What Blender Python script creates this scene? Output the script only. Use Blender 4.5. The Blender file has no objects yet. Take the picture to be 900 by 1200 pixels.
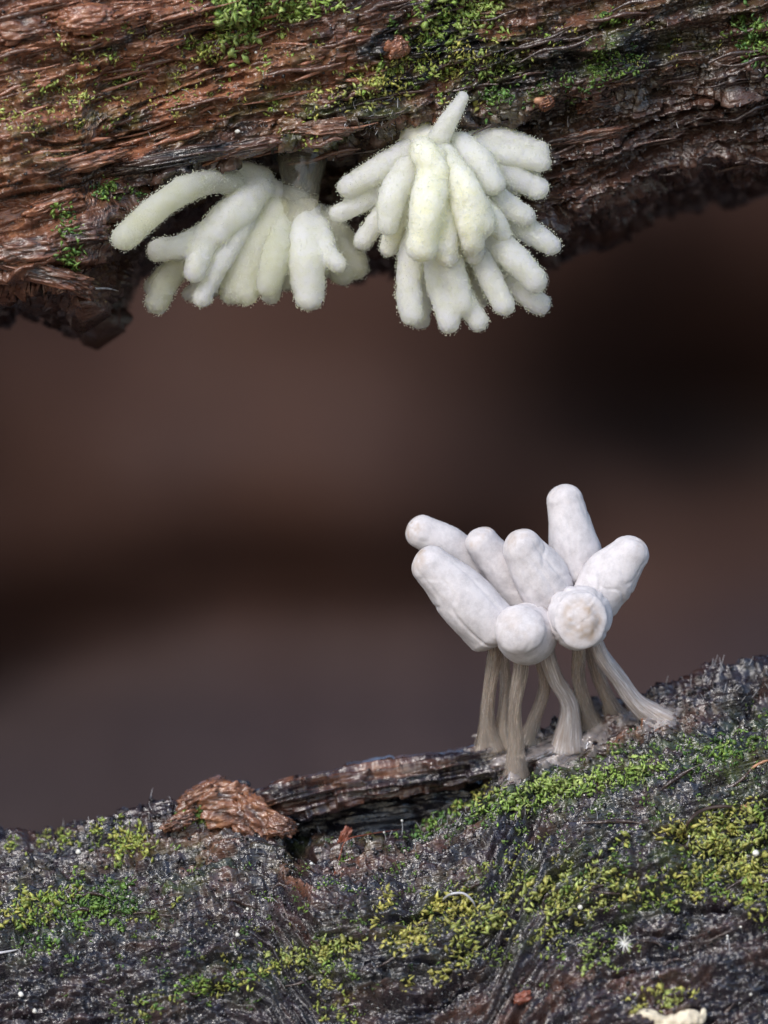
import bpy, math, random
import numpy as np
from mathutils import Vector
from mathutils.bvhtree import BVHTree

# ------------------------------------------------------------------ camera, sky, sun, exposure
# 1 Blender unit = 1 mm: a macro photograph about 9 mm wide
sc = bpy.context.scene
sc.unit_settings.scale_length = 0.001
COL = sc.collection
R = math.radians
D = 60.0                                   # working distance
cd = bpy.data.cameras.new('camera'); cam = bpy.data.objects.new('camera', cd); COL.objects.link(cam)
cam.location = (0, -D, 0); cam.rotation_euler = (R(90), 0, 0)
cd.sensor_fit = 'HORIZONTAL'; cd.sensor_width = 24.0; cd.lens = 24.0*D/9.0
cd.clip_start = 1.0; cd.clip_end = 2000
cd.dof.use_dof = True; cd.dof.focus_distance = D - 0.2; cd.dof.aperture_fstop = 0.16
sc.camera = cam

SUN_EL, SUN_AZ = 36.0, -25.0                 # azimuth measured from the camera's side, negative = from the left
wd = bpy.data.worlds.new('World'); sc.world = wd; wd.use_nodes = True
wn = wd.node_tree.nodes; wl = wd.node_tree.links
sky = wn.new('ShaderNodeTexSky'); sky.sky_type = 'NISHITA'; sky.sun_disc = False
sky.sun_elevation = R(SUN_EL); sky.sun_rotation = R(180 + SUN_AZ*-1)
sky.air_density = 1.0; sky.dust_density = 1.0; sky.ozone_density = 1.0
wl.new(sky.outputs[0], wn['Background'].inputs[0]); wn['Background'].inputs[1].default_value = 0.15
ld = bpy.data.lights.new('sun', 'SUN'); ld.energy = 1.5; ld.angle = R(18); ld.color = (1, .955, .905)
sun = bpy.data.objects.new('sun', ld); COL.objects.link(sun)
a = R(SUN_AZ); e = R(SUN_EL)
sdir = Vector((math.sin(a)*math.cos(e), -math.cos(a)*math.cos(e), math.sin(e)))
sun.rotation_euler = (-sdir).to_track_quat('-Z', 'Y').to_euler(); sun.location = sdir*100
sc.view_settings.view_transform = 'Standard'; sc.view_settings.look = 'None'
sc.view_settings.exposure = 0.62; sc.view_settings.gamma = 1; sc.view_settings.use_curve_mapping = False
sc.render.engine = 'CYCLES'
sc.cycles.use_denoising = True; sc.cycles.max_bounces = 8; sc.cycles.transparent_max_bounces = 12
sc.cycles.sample_clamp_indirect = 6

rng = np.random.default_rng(7); random.seed(7)
TAN = 0.24                                   # both logs run up to the right: grain slope

# ------------------------------------------------------------------ helpers
def P(px, py, Y=0.0):
    k = (D+Y)/D
    return np.array([(px-450)/100*k, Y, (600-py)/100*k])

def _hash(ix, iy, iz, seed):
    h = (ix.astype(np.int64)*374761393 + iy.astype(np.int64)*668265263 + iz.astype(np.int64)*2147483647 + seed*1274126177) & 0xffffffff
    h = ((h ^ (h >> 13))*1274126177) & 0xffffffff
    return ((h ^ (h >> 16)) & 0xffff).astype(np.float32)/32767.5 - 1
def n2(x, y, s=0):
    x0 = np.floor(x); y0 = np.floor(y); fx = x-x0; fy = y-y0
    ux = fx*fx*fx*(fx*(fx*6-15)+10); uy = fy*fy*fy*(fy*(fy*6-15)+10)
    ix = x0.astype(np.int64); iy = y0.astype(np.int64); z = np.zeros_like(ix)
    def g(dx, dy):
        an = _hash(ix+dx, iy+dy, z, s)*math.pi
        return np.cos(an)*(fx-dx) + np.sin(an)*(fy-dy)
    return 1.5*((g(0,0)*(1-ux)+g(1,0)*ux)*(1-uy) + (g(0,1)*(1-ux)+g(1,1)*ux)*uy)
def n3(p, s=0):
    f0 = np.floor(p); f = p-f0; i = f0.astype(np.int64); u = f*f*(3-2*f); r = 0
    for dx in (0,1):
        for dy in (0,1):
            for dz in (0,1):
                wgt = (u[:,0] if dx else 1-u[:,0])*(u[:,1] if dy else 1-u[:,1])*(u[:,2] if dz else 1-u[:,2])
                r = r + wgt*_hash(i[:,0]+dx, i[:,1]+dy, i[:,2]+dz, s)
    return r
def fbm2(x, y, s=0, o=4):
    r = 0; a_ = 1
    for k in range(o):
        r = r + a_*n2(x*2**k, y*2**k, s+k*17); a_ *= .5
    return r
def sm(a_, b_, x):
    t = np.clip((x-a_)/(b_-a_), 0, 1); return t*t*(3-2*t)

def mesh(name, V, F, m, parent=None, smooth=True, uv=None, cols=None):
    me = bpy.data.meshes.new(name)
    V = np.asarray(V, np.float32)
    if isinstance(F, np.ndarray):
        nf, k = F.shape
        me.vertices.add(len(V)); me.vertices.foreach_set('co', V.ravel())
        me.loops.add(nf*k); me.loops.foreach_set('vertex_index', F.ravel().astype(np.int32))
        me.polygons.add(nf); me.polygons.foreach_set('loop_start', np.arange(0, nf*k, k, dtype=np.int32))
        me.update(calc_edges=True)
    else:
        me.from_pydata(V.tolist(), [], F)
    if smooth: me.polygons.foreach_set('use_smooth', np.ones(len(me.polygons), bool))
    if cols is not None:
        at = me.color_attributes.new('tint', 'FLOAT_COLOR', 'POINT')
        c = np.ones((len(V), 4), np.float32); c[:, :cols.shape[1]] = cols
        at.data.foreach_set('color', c.ravel())
    me.update()
    o = bpy.data.objects.new(name, me); COL.objects.link(o)
    if m: me.materials.append(m)
    if parent: o.parent = parent
    return o
def tag(o, label, cat=None, group=None, kind=None):
    if label: o['label'] = label
    if cat: o['category'] = cat
    if group: o['group'] = group
    if kind: o['kind'] = kind
    return o
def empty(name, loc):
    o = bpy.data.objects.new(name, None); COL.objects.link(o); o.location = [float(v) for v in loc]; o.empty_display_size = .2
    return o
def under(o, root):                              # parent keeping the world position
    o.parent = root; o.matrix_parent_inverse = root.matrix_world.inverted() if False else __import__('mathutils').Matrix.Translation(-Vector(root.location))
    return o

def spline(pts, n):
    pts = np.asarray(pts, float)
    if len(pts) == 2:
        t = np.linspace(0, 1, n)[:, None]; return pts[0]*(1-t)+pts[1]*t
    q = np.vstack([2*pts[0]-pts[1], pts, 2*pts[-1]-pts[-2]])
    out = []
    for t in np.linspace(0, len(pts)-1-1e-6, n):
        i = int(t); f = t-i; a_, b_, c_, d_ = q[i:i+4]
        out.append(.5*((2*b_)+(c_-a_)*f+(2*a_-5*b_+4*c_-d_)*f*f+(3*b_-a_-3*c_+d_)*f**3))
    return np.array(out)
def tube(pts, radii, seg=32, n=40, capa=1.0, capb=1.0, ncap=8):
    """swept surface with rounded ends; returns V, F(quads), t, theta, normals"""
    c = spline(pts, n); r = spline(np.asarray(radii, float)[:, None], n)[:, 0]
    T = np.gradient(c, axis=0); T /= np.linalg.norm(T, axis=1)[:, None]+1e-9
    rows = []
    ca = np.linspace(0, math.pi/2, ncap, endpoint=False)
    tt = np.linspace(0, 1, n)
    for q in ca: rows.append((c[0]-T[0]*r[0]*capa*math.cos(q), max(r[0]*math.sin(q), 1e-4), T[0], 0))
    for k in range(n): rows.append((c[k], r[k], T[k], tt[k]))
    for q in ca[::-1]: rows.append((c[-1]+T[-1]*r[-1]*capb*math.cos(q), max(r[-1]*math.sin(q), 1e-4), T[-1], 1))
    C = np.array([w[0] for w in rows]); Rr = np.array([w[1] for w in rows]); TT = np.array([w[2] for w in rows])
    up = np.array([0., -1., .05]); 
    if abs(TT[0] @ np.array([0,1,0])) > .8: up = np.array([0., .1, 1.])
    N = []; v = up - TT[0]*(up@TT[0])
    for k in range(len(C)):
        v = v - TT[k]*(v@TT[k]); v = v/(np.linalg.norm(v)+1e-9); N.append(v)
    N = np.array(N); B = np.cross(TT, N)
    th = np.linspace(0, 2*math.pi, seg, endpoint=False)
    dirs = N[:, None, :]*np.cos(th)[None, :, None] + B[:, None, :]*np.sin(th)[None, :, None]
    V = (C[:, None, :]+dirs*Rr[:, None, None]).reshape(-1, 3)
    m_ = len(C); i = np.arange(m_-1)[:, None]; j = np.arange(seg)[None, :]; j2 = (j+1) % seg
    F = np.stack([i*seg+j, i*seg+j2, (i+1)*seg+j2, (i+1)*seg+j], -1).reshape(-1, 4)
    L = np.concatenate([[0], np.cumsum(np.linalg.norm(np.diff(C, axis=0), axis=1))]); L /= L[-1]
    return V, F, np.repeat(L, seg), np.tile(th, m_), m_, seg
def normals(V, m_, seg):
    G = V.reshape(m_, seg, 3)
    du = np.gradient(G, axis=0); dv = np.roll(G, -1, 1)-np.roll(G, 1, 1)
    N = np.cross(dv, du); ln = np.linalg.norm(N, axis=2, keepdims=True); N = N/(ln+1e-12)
    ctr = G.mean(1, keepdims=True)
    if (N*(G-ctr)).sum() < 0: N = -N
    return N.reshape(-1, 3)
def close_caps(F, m_, seg):
    return F   # the cap rings shrink to a point, nothing left open to see

def octas(Pn, rad):                                # many tiny octahedra as one mesh
    o = np.array([[1,0,0],[-1,0,0],[0,1,0],[0,-1,0],[0,0,1],[0,0,-1]], float)
    f = np.array([[0,2,4],[2,1,4],[1,3,4],[3,0,4],[2,0,5],[1,2,5],[3,1,5],[0,3,5]])
    V = (Pn[:, None, :]+o[None]*rad[:, None, None]).reshape(-1, 3)
    F = (f[None]+6*np.arange(len(Pn))[:, None, None]).reshape(-1, 3)
    return V, F
def tetras(Pn, rad):
    o = np.array([[1, 1, 1], [1, -1, -1], [-1, 1, -1], [-1, -1, 1]], float)*.75
    f = np.array([[0, 1, 2], [0, 3, 1], [0, 2, 3], [1, 3, 2]]); n = len(Pn)
    V = (np.einsum('nij,kj->nki', rotmats(n), o)*rad[:, None, None]+Pn[:, None, :]).reshape(-1, 3)
    return V, (f[None]+4*np.arange(n)[:, None, None]).reshape(-1, 3)
def ico(sub=1):
    import bmesh
    b = bmesh.new(); bmesh.ops.create_icosphere(b, subdivisions=sub, radius=1)
    b.verts.ensure_lookup_table(); v = np.array([x.co[:] for x in b.verts]); f = np.array([[q.index for q in p.verts] for p in b.faces]); b.free()
    return v, f
ICO1, ICO1F = ico(1); ICO2, ICO2F = ico(2); ICO3, ICO3F = ico(3)
def rotmats(n):
    q = rng.normal(size=(n, 4)); q /= np.linalg.norm(q, axis=1)[:, None]; w, x, y, z = q.T
    return np.stack([1-2*(y*y+z*z), 2*(x*y-z*w), 2*(x*z+y*w), 2*(x*y+z*w), 1-2*(x*x+z*z), 2*(y*z-x*w), 2*(x*z-y*w), 2*(y*z+x*w), 1-2*(x*x+y*y)], -1).reshape(-1, 3, 3)
def blobs(C, S, base=ICO1, baseF=ICO1F, jit=.12):     # many bumpy lumps as one mesh; S (n,3) radii
    n = len(C); M = rotmats(n)
    b = base[None]*(1+jit*rng.normal(size=(n, len(base), 1)))*S[:, None, :]
    V = (np.einsum('nij,nkj->nki', M, b)+C[:, None, :]).reshape(-1, 3)
    F = (baseF[None]+len(base)*np.arange(n)[:, None, None]).reshape(-1, 3)
    return V, F

# ------------------------------------------------------------------ materials
def newmat(name):
    m = bpy.data.materials.new(name); m.use_nodes = True
    nt = m.node_tree; return m, nt, nt.nodes['Principled BSDF']
def nd(nt, typ, **kw):
    n = nt.nodes.new(typ)
    for k, v in kw.items(): setattr(n, k, v)
    return n
def mixc(nt, fac, c1, c2, blend='MIX'):
    n = nd(nt, 'ShaderNodeMix', data_type='RGBA', blend_type=blend)
    for s, v in ((n.inputs[0], fac), (n.inputs[6], c1), (n.inputs[7], c2)):
        if isinstance(v, (int, float)): s.default_value = v
        elif isinstance(v, tuple): s.default_value = (*v, 1)
        else: nt.links.new(v, s)
    return n.outputs[2]
def ramp(nt, src, a_, b_, va=0, vb=1):
    n = nd(nt, 'ShaderNodeMapRange'); n.inputs[1].default_value = a_; n.inputs[2].default_value = b_
    n.inputs[3].default_value = va; n.inputs[4].default_value = vb
    nt.links.new(src, n.inputs[0]); return n.outputs[0]
def noise(nt, vec, scale, detail=4, rough=.6):
    n = nd(nt, 'ShaderNodeTexNoise'); n.inputs['Scale'].default_value = scale; n.inputs['Detail'].default_value = detail; n.inputs['Roughness'].default_value = rough
    if vec is not None: nt.links.new(vec, n.inputs['Vector'])
    return n.outputs[0]
def grainvec(nt, along=.12):                      # object coordinates stretched along the grain
    tc = nd(nt, 'ShaderNodeTexCoord'); mp = nd(nt, 'ShaderNodeMapping'); mp2 = nd(nt, 'ShaderNodeMapping')
    mp.inputs['Rotation'].default_value = (0, math.atan(TAN), 0)
    mp2.inputs['Scale'].default_value = (along, 1, 1)
    nt.links.new(tc.outputs['Object'], mp.inputs[0]); nt.links.new(mp.outputs[0], mp2.inputs[0])
    return mp2.outputs[0], tc.outputs['Object']

def wood(name, brown, rust, black, rough=(.2, .6), bump=.5, spec=.5, coat=.0):
    """wet rotten wood: tint.r = rusty fibre, tint.g = black film and painted shade, tint.b = green algal film"""
    m, nt, p = newmat(name); L = nt.links.new
    gv, ov = grainvec(nt)
    at = nd(nt, 'ShaderNodeAttribute', attribute_name='tint'); sp = nd(nt, 'ShaderNodeSeparateColor'); L(at.outputs['Color'], sp.inputs[0])
    g1 = noise(nt, gv, 7, 6, .65); g2 = noise(nt, gv, 26, 4, .6); i1 = noise(nt, ov, 5, 5, .7); i2 = noise(nt, ov, 30, 3, .6)
    c = mixc(nt, ramp(nt, g1, .35, .65), tuple(x*.45 for x in brown), brown)
    c2 = mixc(nt, ramp(nt, g2, .35, .68), tuple(x*.5 for x in rust), rust)
    c2 = mixc(nt, ramp(nt, i1, .5, .75), c2, (rust[0]*1.3, rust[1]*1.5, rust[2]*1.4))
    c = mixc(nt, sp.outputs[0], c, c2)
    c = mixc(nt, sp.outputs[2], c, mixc(nt, ramp(nt, i2, .4, .6), (.02, .035, .012), (.07, .1, .02)))
    c = mixc(nt, sp.outputs[1], c, black)
    c = mixc(nt, ramp(nt, i2, .6, .72, 0, .35), c, (brown[0]*2.2+.02, brown[1]*2.2+.02, brown[2]*2.4+.025))
    L(c, p.inputs['Base Color'])
    L(ramp(nt, i1, .3, .7, rough[0], rough[1]), p.inputs['Roughness'])
    p.inputs['Specular IOR Level'].default_value = spec; p.inputs['Coat Weight'].default_value = coat; p.inputs['Coat Roughness'].default_value = .07
    b1 = nd(nt, 'ShaderNodeBump'); b1.inputs['Strength'].default_value = bump; b1.inputs['Distance'].default_value = .03; L(noise(nt, gv, 24, 3, .6), b1.inputs['Height'])
    b2 = nd(nt, 'ShaderNodeBump'); b2.inputs['Strength'].default_value = bump; b2.inputs['Distance'].default_value = .02; L(noise(nt, ov, 18, 3, .6), b2.inputs['Height']); L(b1.outputs[0], b2.inputs['Normal'])
    L(b2.outputs[0], p.inputs['Normal']); L(b2.outputs[0], p.inputs['Coat Normal'])
    return m
M = {}
M['upper'] = wood('wet red brown wood', (.062, .034, .027), (.36, .145, .08), (.012, .011, .012), rough=(.14, .45), bump=.6, coat=.6)
M['lower'] = wood('wet dark wood', (.033, .025, .035), (.30, .125, .066), (.013, .012, .019), rough=(.12, .42), bump=.6, spec=.6, coat=.8)  # bluish sky sheen partly painted into the base and black colours
M['far_grey'] = wood('far weathered wood', (.046, .034, .032), (.055, .037, .032), (.02, .016, .016), rough=(.5, .7), bump=.2)
M['far'] = wood('far wood', (.050, .035, .037), (.066, .031, .022), (.012, .009, .009), rough=(.6, .8), bump=.2, spec=.12)

def slime(name, c1, c2, trans, ssr):
    m, nt, p = newmat(name); L = nt.links.new
    tc = nd(nt, 'ShaderNodeTexCoord')
    L(mixc(nt, ramp(nt, noise(nt, tc.outputs['Object'], 6, 3), .35, .65), c1, c2), p.inputs['Base Color'])
    p.inputs['Subsurface Weight'].default_value = 1; p.inputs['Subsurface Radius'].default_value = (1, 1, .75); p.inputs['Subsurface Scale'].default_value = ssr
    p.inputs['Transmission Weight'].default_value = trans; p.inputs['IOR'].default_value = 1.15; p.inputs['Roughness'].default_value = .45
    b = nd(nt, 'ShaderNodeBump'); b.inputs['Strength'].default_value = .5; b.inputs['Distance'].default_value = .02
    L(noise(nt, tc.outputs['Object'], 45, 2), b.inputs['Height']); L(b.outputs[0], p.inputs['Normal'])
    return m
M['slimeL'] = slime('greenish translucent slime', (.86, .87, .66), (.92, .93, .78), .58, .34)
M['slimeR'] = slime('milky slime', (.93, .95, .78), (.95, .97, .88), .38, .36)
M['slimeY'] = slime('yellowish milky slime', (.95, .92, .66), (.95, .95, .79), .2, .36)
def plain(name, c, rough=.5, spec=.5, trans=0, ior=1.4, sss=0, coat=0, var=.25, scale=8):
    m, nt, p = newmat(name); L = nt.links.new; tc = nd(nt, 'ShaderNodeTexCoord')
    L(mixc(nt, ramp(nt, noise(nt, tc.outputs['Object'], scale, 4), .35, .65), tuple(x*(1-var) for x in c), tuple(min(.9, x*(1+var)) for x in c)), p.inputs['Base Color'])
    p.inputs['Roughness'].default_value = rough; p.inputs['Specular IOR Level'].default_value = spec
    p.inputs['Transmission Weight'].default_value = trans; p.inputs['IOR'].default_value = ior
    p.inputs['Subsurface Weight'].default_value = sss; p.inputs['Subsurface Radius'].default_value = (1, .9, .8); p.inputs['Subsurface Scale'].default_value = .08
    p.inputs['Coat Weight'].default_value = coat; p.inputs['Coat Roughness'].default_value = .08
    return m
def sporemat():                                   # tiny milky spores: half reflects, half lets light through
    m, nt, p = newmat('white spores'); L = nt.links.new; tc = nd(nt, 'ShaderNodeTexCoord')
    c = mixc(nt, ramp(nt, noise(nt, tc.outputs['Object'], 9, 2), .35, .65), (.93, .95, .80), (.97, .98, .90))
    L(c, p.inputs['Base Color']); p.inputs['Roughness'].default_value = .6
    tr = nd(nt, 'ShaderNodeBsdfTranslucent'); mx = nd(nt, 'ShaderNodeMixShader'); mx.inputs[0].default_value = .5
    L(c, tr.inputs[0]); L(p.outputs[0], mx.inputs[1]); L(tr.outputs[0], mx.inputs[2]); L(mx.outputs[0], nt.nodes['Material Output'].inputs[0])
    return m
M['spore'] = sporemat()
M['jelly'] = plain('clear jelly', (.78, .75, .62), .08, .6, trans=.93, ior=1.2, sss=0, coat=.3, var=.12, scale=5)
M['hair'] = plain('white hair', (.62, .62, .66), .4, .5, trans=.2)
M['dew'] = plain('dew', (.95, .96, .98), .03, .5, trans=.8, ior=1.33, var=.0)
M['pale'] = plain('pale grain', (.72, .70, .64), .5, .4, sss=.3)
M['tan'] = plain('tan flake', (.42, .22, .13), .45, .5, coat=.3, scale=14)
M['red'] = plain('red brown flake', (.20, .06, .035), .35, .5, coat=.4, scale=14)
M['cream'] = plain('cream splinter', (.66, .58, .44), .5, .4, sss=.2, scale=10)
M['humus'] = plain('black humus', (.018, .016, .018), .28, .6, coat=.3, var=.6, scale=20)
M['twig'] = plain('dark rootlet', (.05, .032, .026), .35, .5, coat=.3)
def mossmat():
    m, nt, p = newmat('moss granules'); L = nt.links.new
    at = nd(nt, 'ShaderNodeAttribute', attribute_name='tint'); tc = nd(nt, 'ShaderNodeTexCoord')
    L(mixc(nt, ramp(nt, noise(nt, tc.outputs['Object'], 40, 2), .3, .7, 0, .5), at.outputs['Color'], mixc(nt, .5, at.outputs['Color'], (.0, .0, .0))), p.inputs['Base Color'])
    p.inputs['Roughness'].default_value = .35; p.inputs['Subsurface Weight'].default_value = .35; p.inputs['Subsurface Radius'].default_value = (.6, 1, .3); p.inputs['Subsurface Scale'].default_value = .04
    b = nd(nt, 'ShaderNodeBump'); b.inputs['Strength'].default_value = .6; b.inputs['Distance'].default_value = .01; L(noise(nt, tc.outputs['Object'], 60, 2), b.inputs['Height']); L(b.outputs[0], p.inputs['Normal'])
    return m
M['moss'] = mossmat()
def headmat():
    m, nt, p = newmat('chalk white head'); L = nt.links.new
    tc = nd(nt, 'ShaderNodeTexCoord'); ov = tc.outputs['Object']
    at = nd(nt, 'ShaderNodeAttribute', attribute_name='tint'); sp = nd(nt, 'ShaderNodeSeparateColor'); L(at.outputs['Color'], sp.inputs[0])
    c = mixc(nt, ramp(nt, noise(nt, ov, 7, 5, .7), .35, .6), (.51, .485, .50), (.645, .615, .632))
    c = mixc(nt, ramp(nt, noise(nt, ov, 60, 3), .52, .75, 0, .5), c, (.68, .67, .69))
    c = mixc(nt, sp.outputs[0], c, (.42, .32, .24))
    L(c, p.inputs['Base Color']); p.inputs['Roughness'].default_value = .75; p.inputs['Specular IOR Level'].default_value = .25
    p.inputs['Subsurface Weight'].default_value = .35; p.inputs['Subsurface Radius'].default_value = (1, .9, .85); p.inputs['Subsurface Scale'].default_value = .05
    b = nd(nt, 'ShaderNodeBump'); b.inputs['Strength'].default_value = .35; b.inputs['Distance'].default_value = .012; L(noise(nt, ov, 45, 5, .7), b.inputs['Height']); L(b.outputs[0], p.inputs['Normal'])
    return m
M['head'] = headmat()
def stalkmat(name, c1, c2, trans):
    m, nt, p = newmat(name); L = nt.links.new
    at = nd(nt, 'ShaderNodeAttribute', attribute_name='tint'); mp = nd(nt, 'ShaderNodeMapping'); mp.inputs['Scale'].default_value = (7, 7, 2.2); L(at.outputs['Color'], mp.inputs[0])
    f = noise(nt, mp.outputs[0], 2.2, 5, .7)
    L(mixc(nt, ramp(nt, f, .4, .62), c1, c2), p.inputs['Base Color']); L(ramp(nt, f, .3, .7, .12, .35), p.inputs['Roughness'])
    p.inputs['Transmission Weight'].default_value = trans; p.inputs['IOR'].default_value = 1.25; p.inputs['Coat Weight'].default_value = .5; p.inputs['Coat Roughness'].default_value = .18
    p.inputs['Subsurface Weight'].default_value = .4; p.inputs['Subsurface Scale'].default_value = .05; p.inputs['Subsurface Radius'].default_value = (1, .8, .6)
    b = nd(nt, 'ShaderNodeBump'); b.inputs['Strength'].default_value = .5; b.inputs['Distance'].default_value = .015; L(f, b.inputs['Height']); L(b.outputs[0], p.inputs['Normal']); L(b.outputs[0], p.inputs['Coat Normal'])
    return m
M['stalkB'] = stalkmat('brown translucent stalk', (.52, .44, .37), (.64, .57, .51), .66)
M['stalkW'] = stalkmat('silvery striped stalk', (.42, .35, .31), (.80, .76, .77), .35)
M['film'] = plain('slimy film', (.42, .37, .36), .10, .7, trans=.62, ior=1.33, coat=.6, var=.35, scale=9)

# ------------------------------------------------------------------ setting: forest floor and the blurred logs behind
xs = np.linspace(-220, 220, 90); ys = np.linspace(-260, 300, 110)
X, Y = np.meshgrid(xs, ys); Z = -16.6 + 1.2*fbm2(X*.05, Y*.05, 3, 4)
def grid_faces(nr, nc):
    i = np.arange(nr-1)[:, None]; j = np.arange(nc-1)[None, :]
    return np.stack([i*nc+j, i*nc+j+1, (i+1)*nc+j+1, (i+1)*nc+j], -1).reshape(-1, 4)
Mg = plain('forest floor litter', (.16, .11, .085), .7, .4, var=.6, scale=.6)
tag(mesh('ground', np.stack([X, Y, Z], -1).reshape(-1, 3), grid_faces(*X.shape), Mg), 'brown forest floor of damp leaf litter', kind='structure')

def far_log(name, c, r, tilt, seed, label, tint, half=110, yaw=0, amp=.10, m='far', hollow=None, groove=None):
    nx, nt_ = 220, 160
    x = np.linspace(-half, half, nx); th = np.linspace(0, 2*math.pi, nt_, endpoint=False)
    XX, TH = np.meshgrid(x, th, indexing='ij')
    rr = r*(1 + amp*fbm2(XX*.05+seed, np.cos(TH)*1.3+seed*3+np.sin(TH)*2.1, seed, 3) + .03*fbm2(XX*.2, np.cos(TH)*5+np.sin(TH)*3, seed+5, 3))
    hol = 0*XX
    if hollow:                                   # a hollow added for a dark spot, its shade also painted black
        hol = np.exp(-((XX-hollow[0])/5.5)**2-((r*np.sin(TH)+c[2]-hollow[1])/3.2)**2)*(np.cos(TH) < 0); rr = rr-9*hol
    low_ = 0*XX
    if groove is not None:                       # a long furrow, with the wood below it bulging forward and greyer
        zz = r*np.sin(TH)+c[2]-groove-.14*XX+1.2*fbm2(XX*.05, XX*0, seed+3, 2); fr = np.cos(TH) < 0
        rr = rr-5*np.exp(-(zz/2.6)**2)*fr; low_ = sm(1.5, -2.5, zz)*fr
    V = np.stack([c[0]+XX, c[1]+rr*np.cos(TH)+XX*yaw, c[2]+rr*np.sin(TH)+XX*tilt], -1)
    i = np.arange(nx-1)[:, None]; j = np.arange(nt_)[None, :]; j2 = (j+1) % nt_
    F = np.stack([i*nt_+j, (i+1)*nt_+j, (i+1)*nt_+j2, i*nt_+j2], -1).reshape(-1, 4)
    n_ = fbm2(XX*.06, TH*1.5, seed+9, 4)
    cols = np.stack([np.clip(tint[0]+n_*.3-low_, 0, 1), np.clip(tint[1]-.4*n_+.8*hol, 0, 1), 0*n_], -1).reshape(-1, 3)
    o = mesh(name, V.reshape(-1, 3), F, M[m], cols=cols)
    # sawn ends
    for k, nm in ((0, 'end_face'), (nx-1, 'end_face')):
        ring = V[k]; ctr = ring.mean(0)
        f = [[q, (q+1) % nt_, nt_] for q in range(nt_)]
        e_ = mesh(nm, np.vstack([ring, ctr]), f, M['far'], o, cols=np.tile([.6, 0, 0], (nt_+1, 1)))
    return tag(o, label, 'log')
far_log('background_log', (0, 112, 2), 38, .06, 4, 'reddish brown log blurred in the background behind the white heads', (1.0, .05), half=160, hollow=(8.8, 1.6), groove=-3.4)

# ------------------------------------------------------------------ the two logs in focus: dense sheets of real relief
def xcols():
    return np.concatenate([np.linspace(-34, -6, 26, endpoint=False), np.linspace(-6, -4.9, 40, endpoint=False), np.linspace(-4.9, 4.9, 610), np.linspace(4.95, 6, 40), np.linspace(7, 34, 26)])
def sweep(segs, xs):
    """segs: list of (control rows (Y(x), w(x)) arrays, samples) -> grid rows x cols of points"""
    rows = []
    for A, B, n, pw in segs:
        t = np.linspace(0, 1, n, endpoint=False)[:, None]**pw
        rows.append(np.stack([A[0][None]*(1-t)+B[0][None]*t, A[1][None]*(1-t)+B[1][None]*t], -1))
    G = np.concatenate(rows, 0)
    return G
def vsmooth(G, k, it=1, lo=0, hi=None):
    ker = np.ones(2*k+1)/(2*k+1)
    for _ in range(it):
        Gp = np.concatenate([G[:1].repeat(k, 0), G, G[-1:].repeat(k, 0)], 0)
        cs = np.cumsum(np.concatenate([np.zeros_like(Gp[:1]), Gp], 0), 0)
        G = (cs[2*k+1:]-cs[:-2*k-1])/(2*k+1)
    return G
def grid_normals(Q):
    N = np.cross(np.gradient(Q, axis=1), np.gradient(Q, axis=0))
    return N/(np.linalg.norm(N, axis=2, keepdims=True)+1e-12)
def interp(x, pts):
    pts = sorted(pts); return np.interp(x, [p[0] for p in pts], [p[1] for p in pts])
def gauss(X, Zz, px, py, sx, sy):                 # a soft pigment patch placed on the wood by where it lies
    x0, z0 = (px-450)/100, (600-py)/100
    dx = X-x0; dw = (Zz-z0)-TAN*dx
    return np.exp(-(dx*100/sx)**2-(dw*100/sy)**2)

x = xcols()
def flakes(X_, S_, sd):                           # splintered layers: plateaus with sharp broken edges along the grain
    r = 0
    for k, (fx, fs, a_) in enumerate([(.5, 1.6, .10), (.9, 3.4, .07), (1.6, 6.5, .045), (3.0, 11, .028)]):
        v = fbm2(X_*fx+k*7, S_*fs, sd+k, 3); r = r+a_*(sm(-.03, .03, v-.08)+sm(-.03, .03, v+.22))
    return r-.25
# ---- upper log
Ledge = interp(x, [(-34, 4.0), (-6, 3.9), (-4.5, 3.80), (-3.9, 3.55), (-3.5, 3.32), (-3.38, 3.8), (-3.2, 4.32), (-2.5, 4.47), (-1.2, 4.62), (0, 4.5), (1.5, 4.37), (2.5, 4.28), (4.5, 4.15), (34, 4.0)])
Ledge = Ledge + .10*fbm2(x*2.3, x*0+.5, 21, 4)
Low = interp(x, [(-34, 4.2), (-3.0, 4.1), (-2, 3.85), (-.4, 3.6), (.8, 3.2), (1.6, 3.0), (2.2, 3.08), (3.2, 3.22), (4.5, 3.30), (34, 3.3)]) + .08*fbm2(x*1.7, x*0+3.5, 22, 4)
yL = interp(x, [(-34, -.2), (-4, -.5), (-3, -.25), (0, -.2), (2, -.05), (5, 0), (34, 0)])
dep = interp(x, [(-34, 5.5), (-3.6, 5.5), (-2, 3.6), (-.3, 2.0), (.8, 1.0), (1.8, .40), (5, .36), (34, .4)])
one = np.ones_like(x)
q = lambda Yv, Wv: (Yv*one, Wv*one)
segs = [(q(12.5, 12), q(6, 14.5), 14, 1), (q(6, 14.5), q(0.5, 11.5), 14, 1), (q(.5, 11.5), q(-.8, 7.6), 20, 1), (q(-.8, 7.6), (yL, Ledge), 250, 1),
        ((yL, Ledge), (yL+dep, Ledge-.12), 60, 1), ((yL+dep, Ledge-.12), (yL+dep+.5, Low), 130, 1),
        ((yL+dep+.5, Low), (one*6.5, Low-.15), 70, 1.3), ((one*6.5, Low-.15), (one*12, Low+.8), 24, 1), ((one*12, Low+.8), q(15, 8.5), 12, 1), (q(15, 8.5), q(12.5, 12), 13, 1)]
G = vsmooth(sweep(segs, x), 5, 2)
XX = np.broadcast_to(x, G.shape[:2]); W = G[..., 1]; Yc = G[..., 0]
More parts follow.
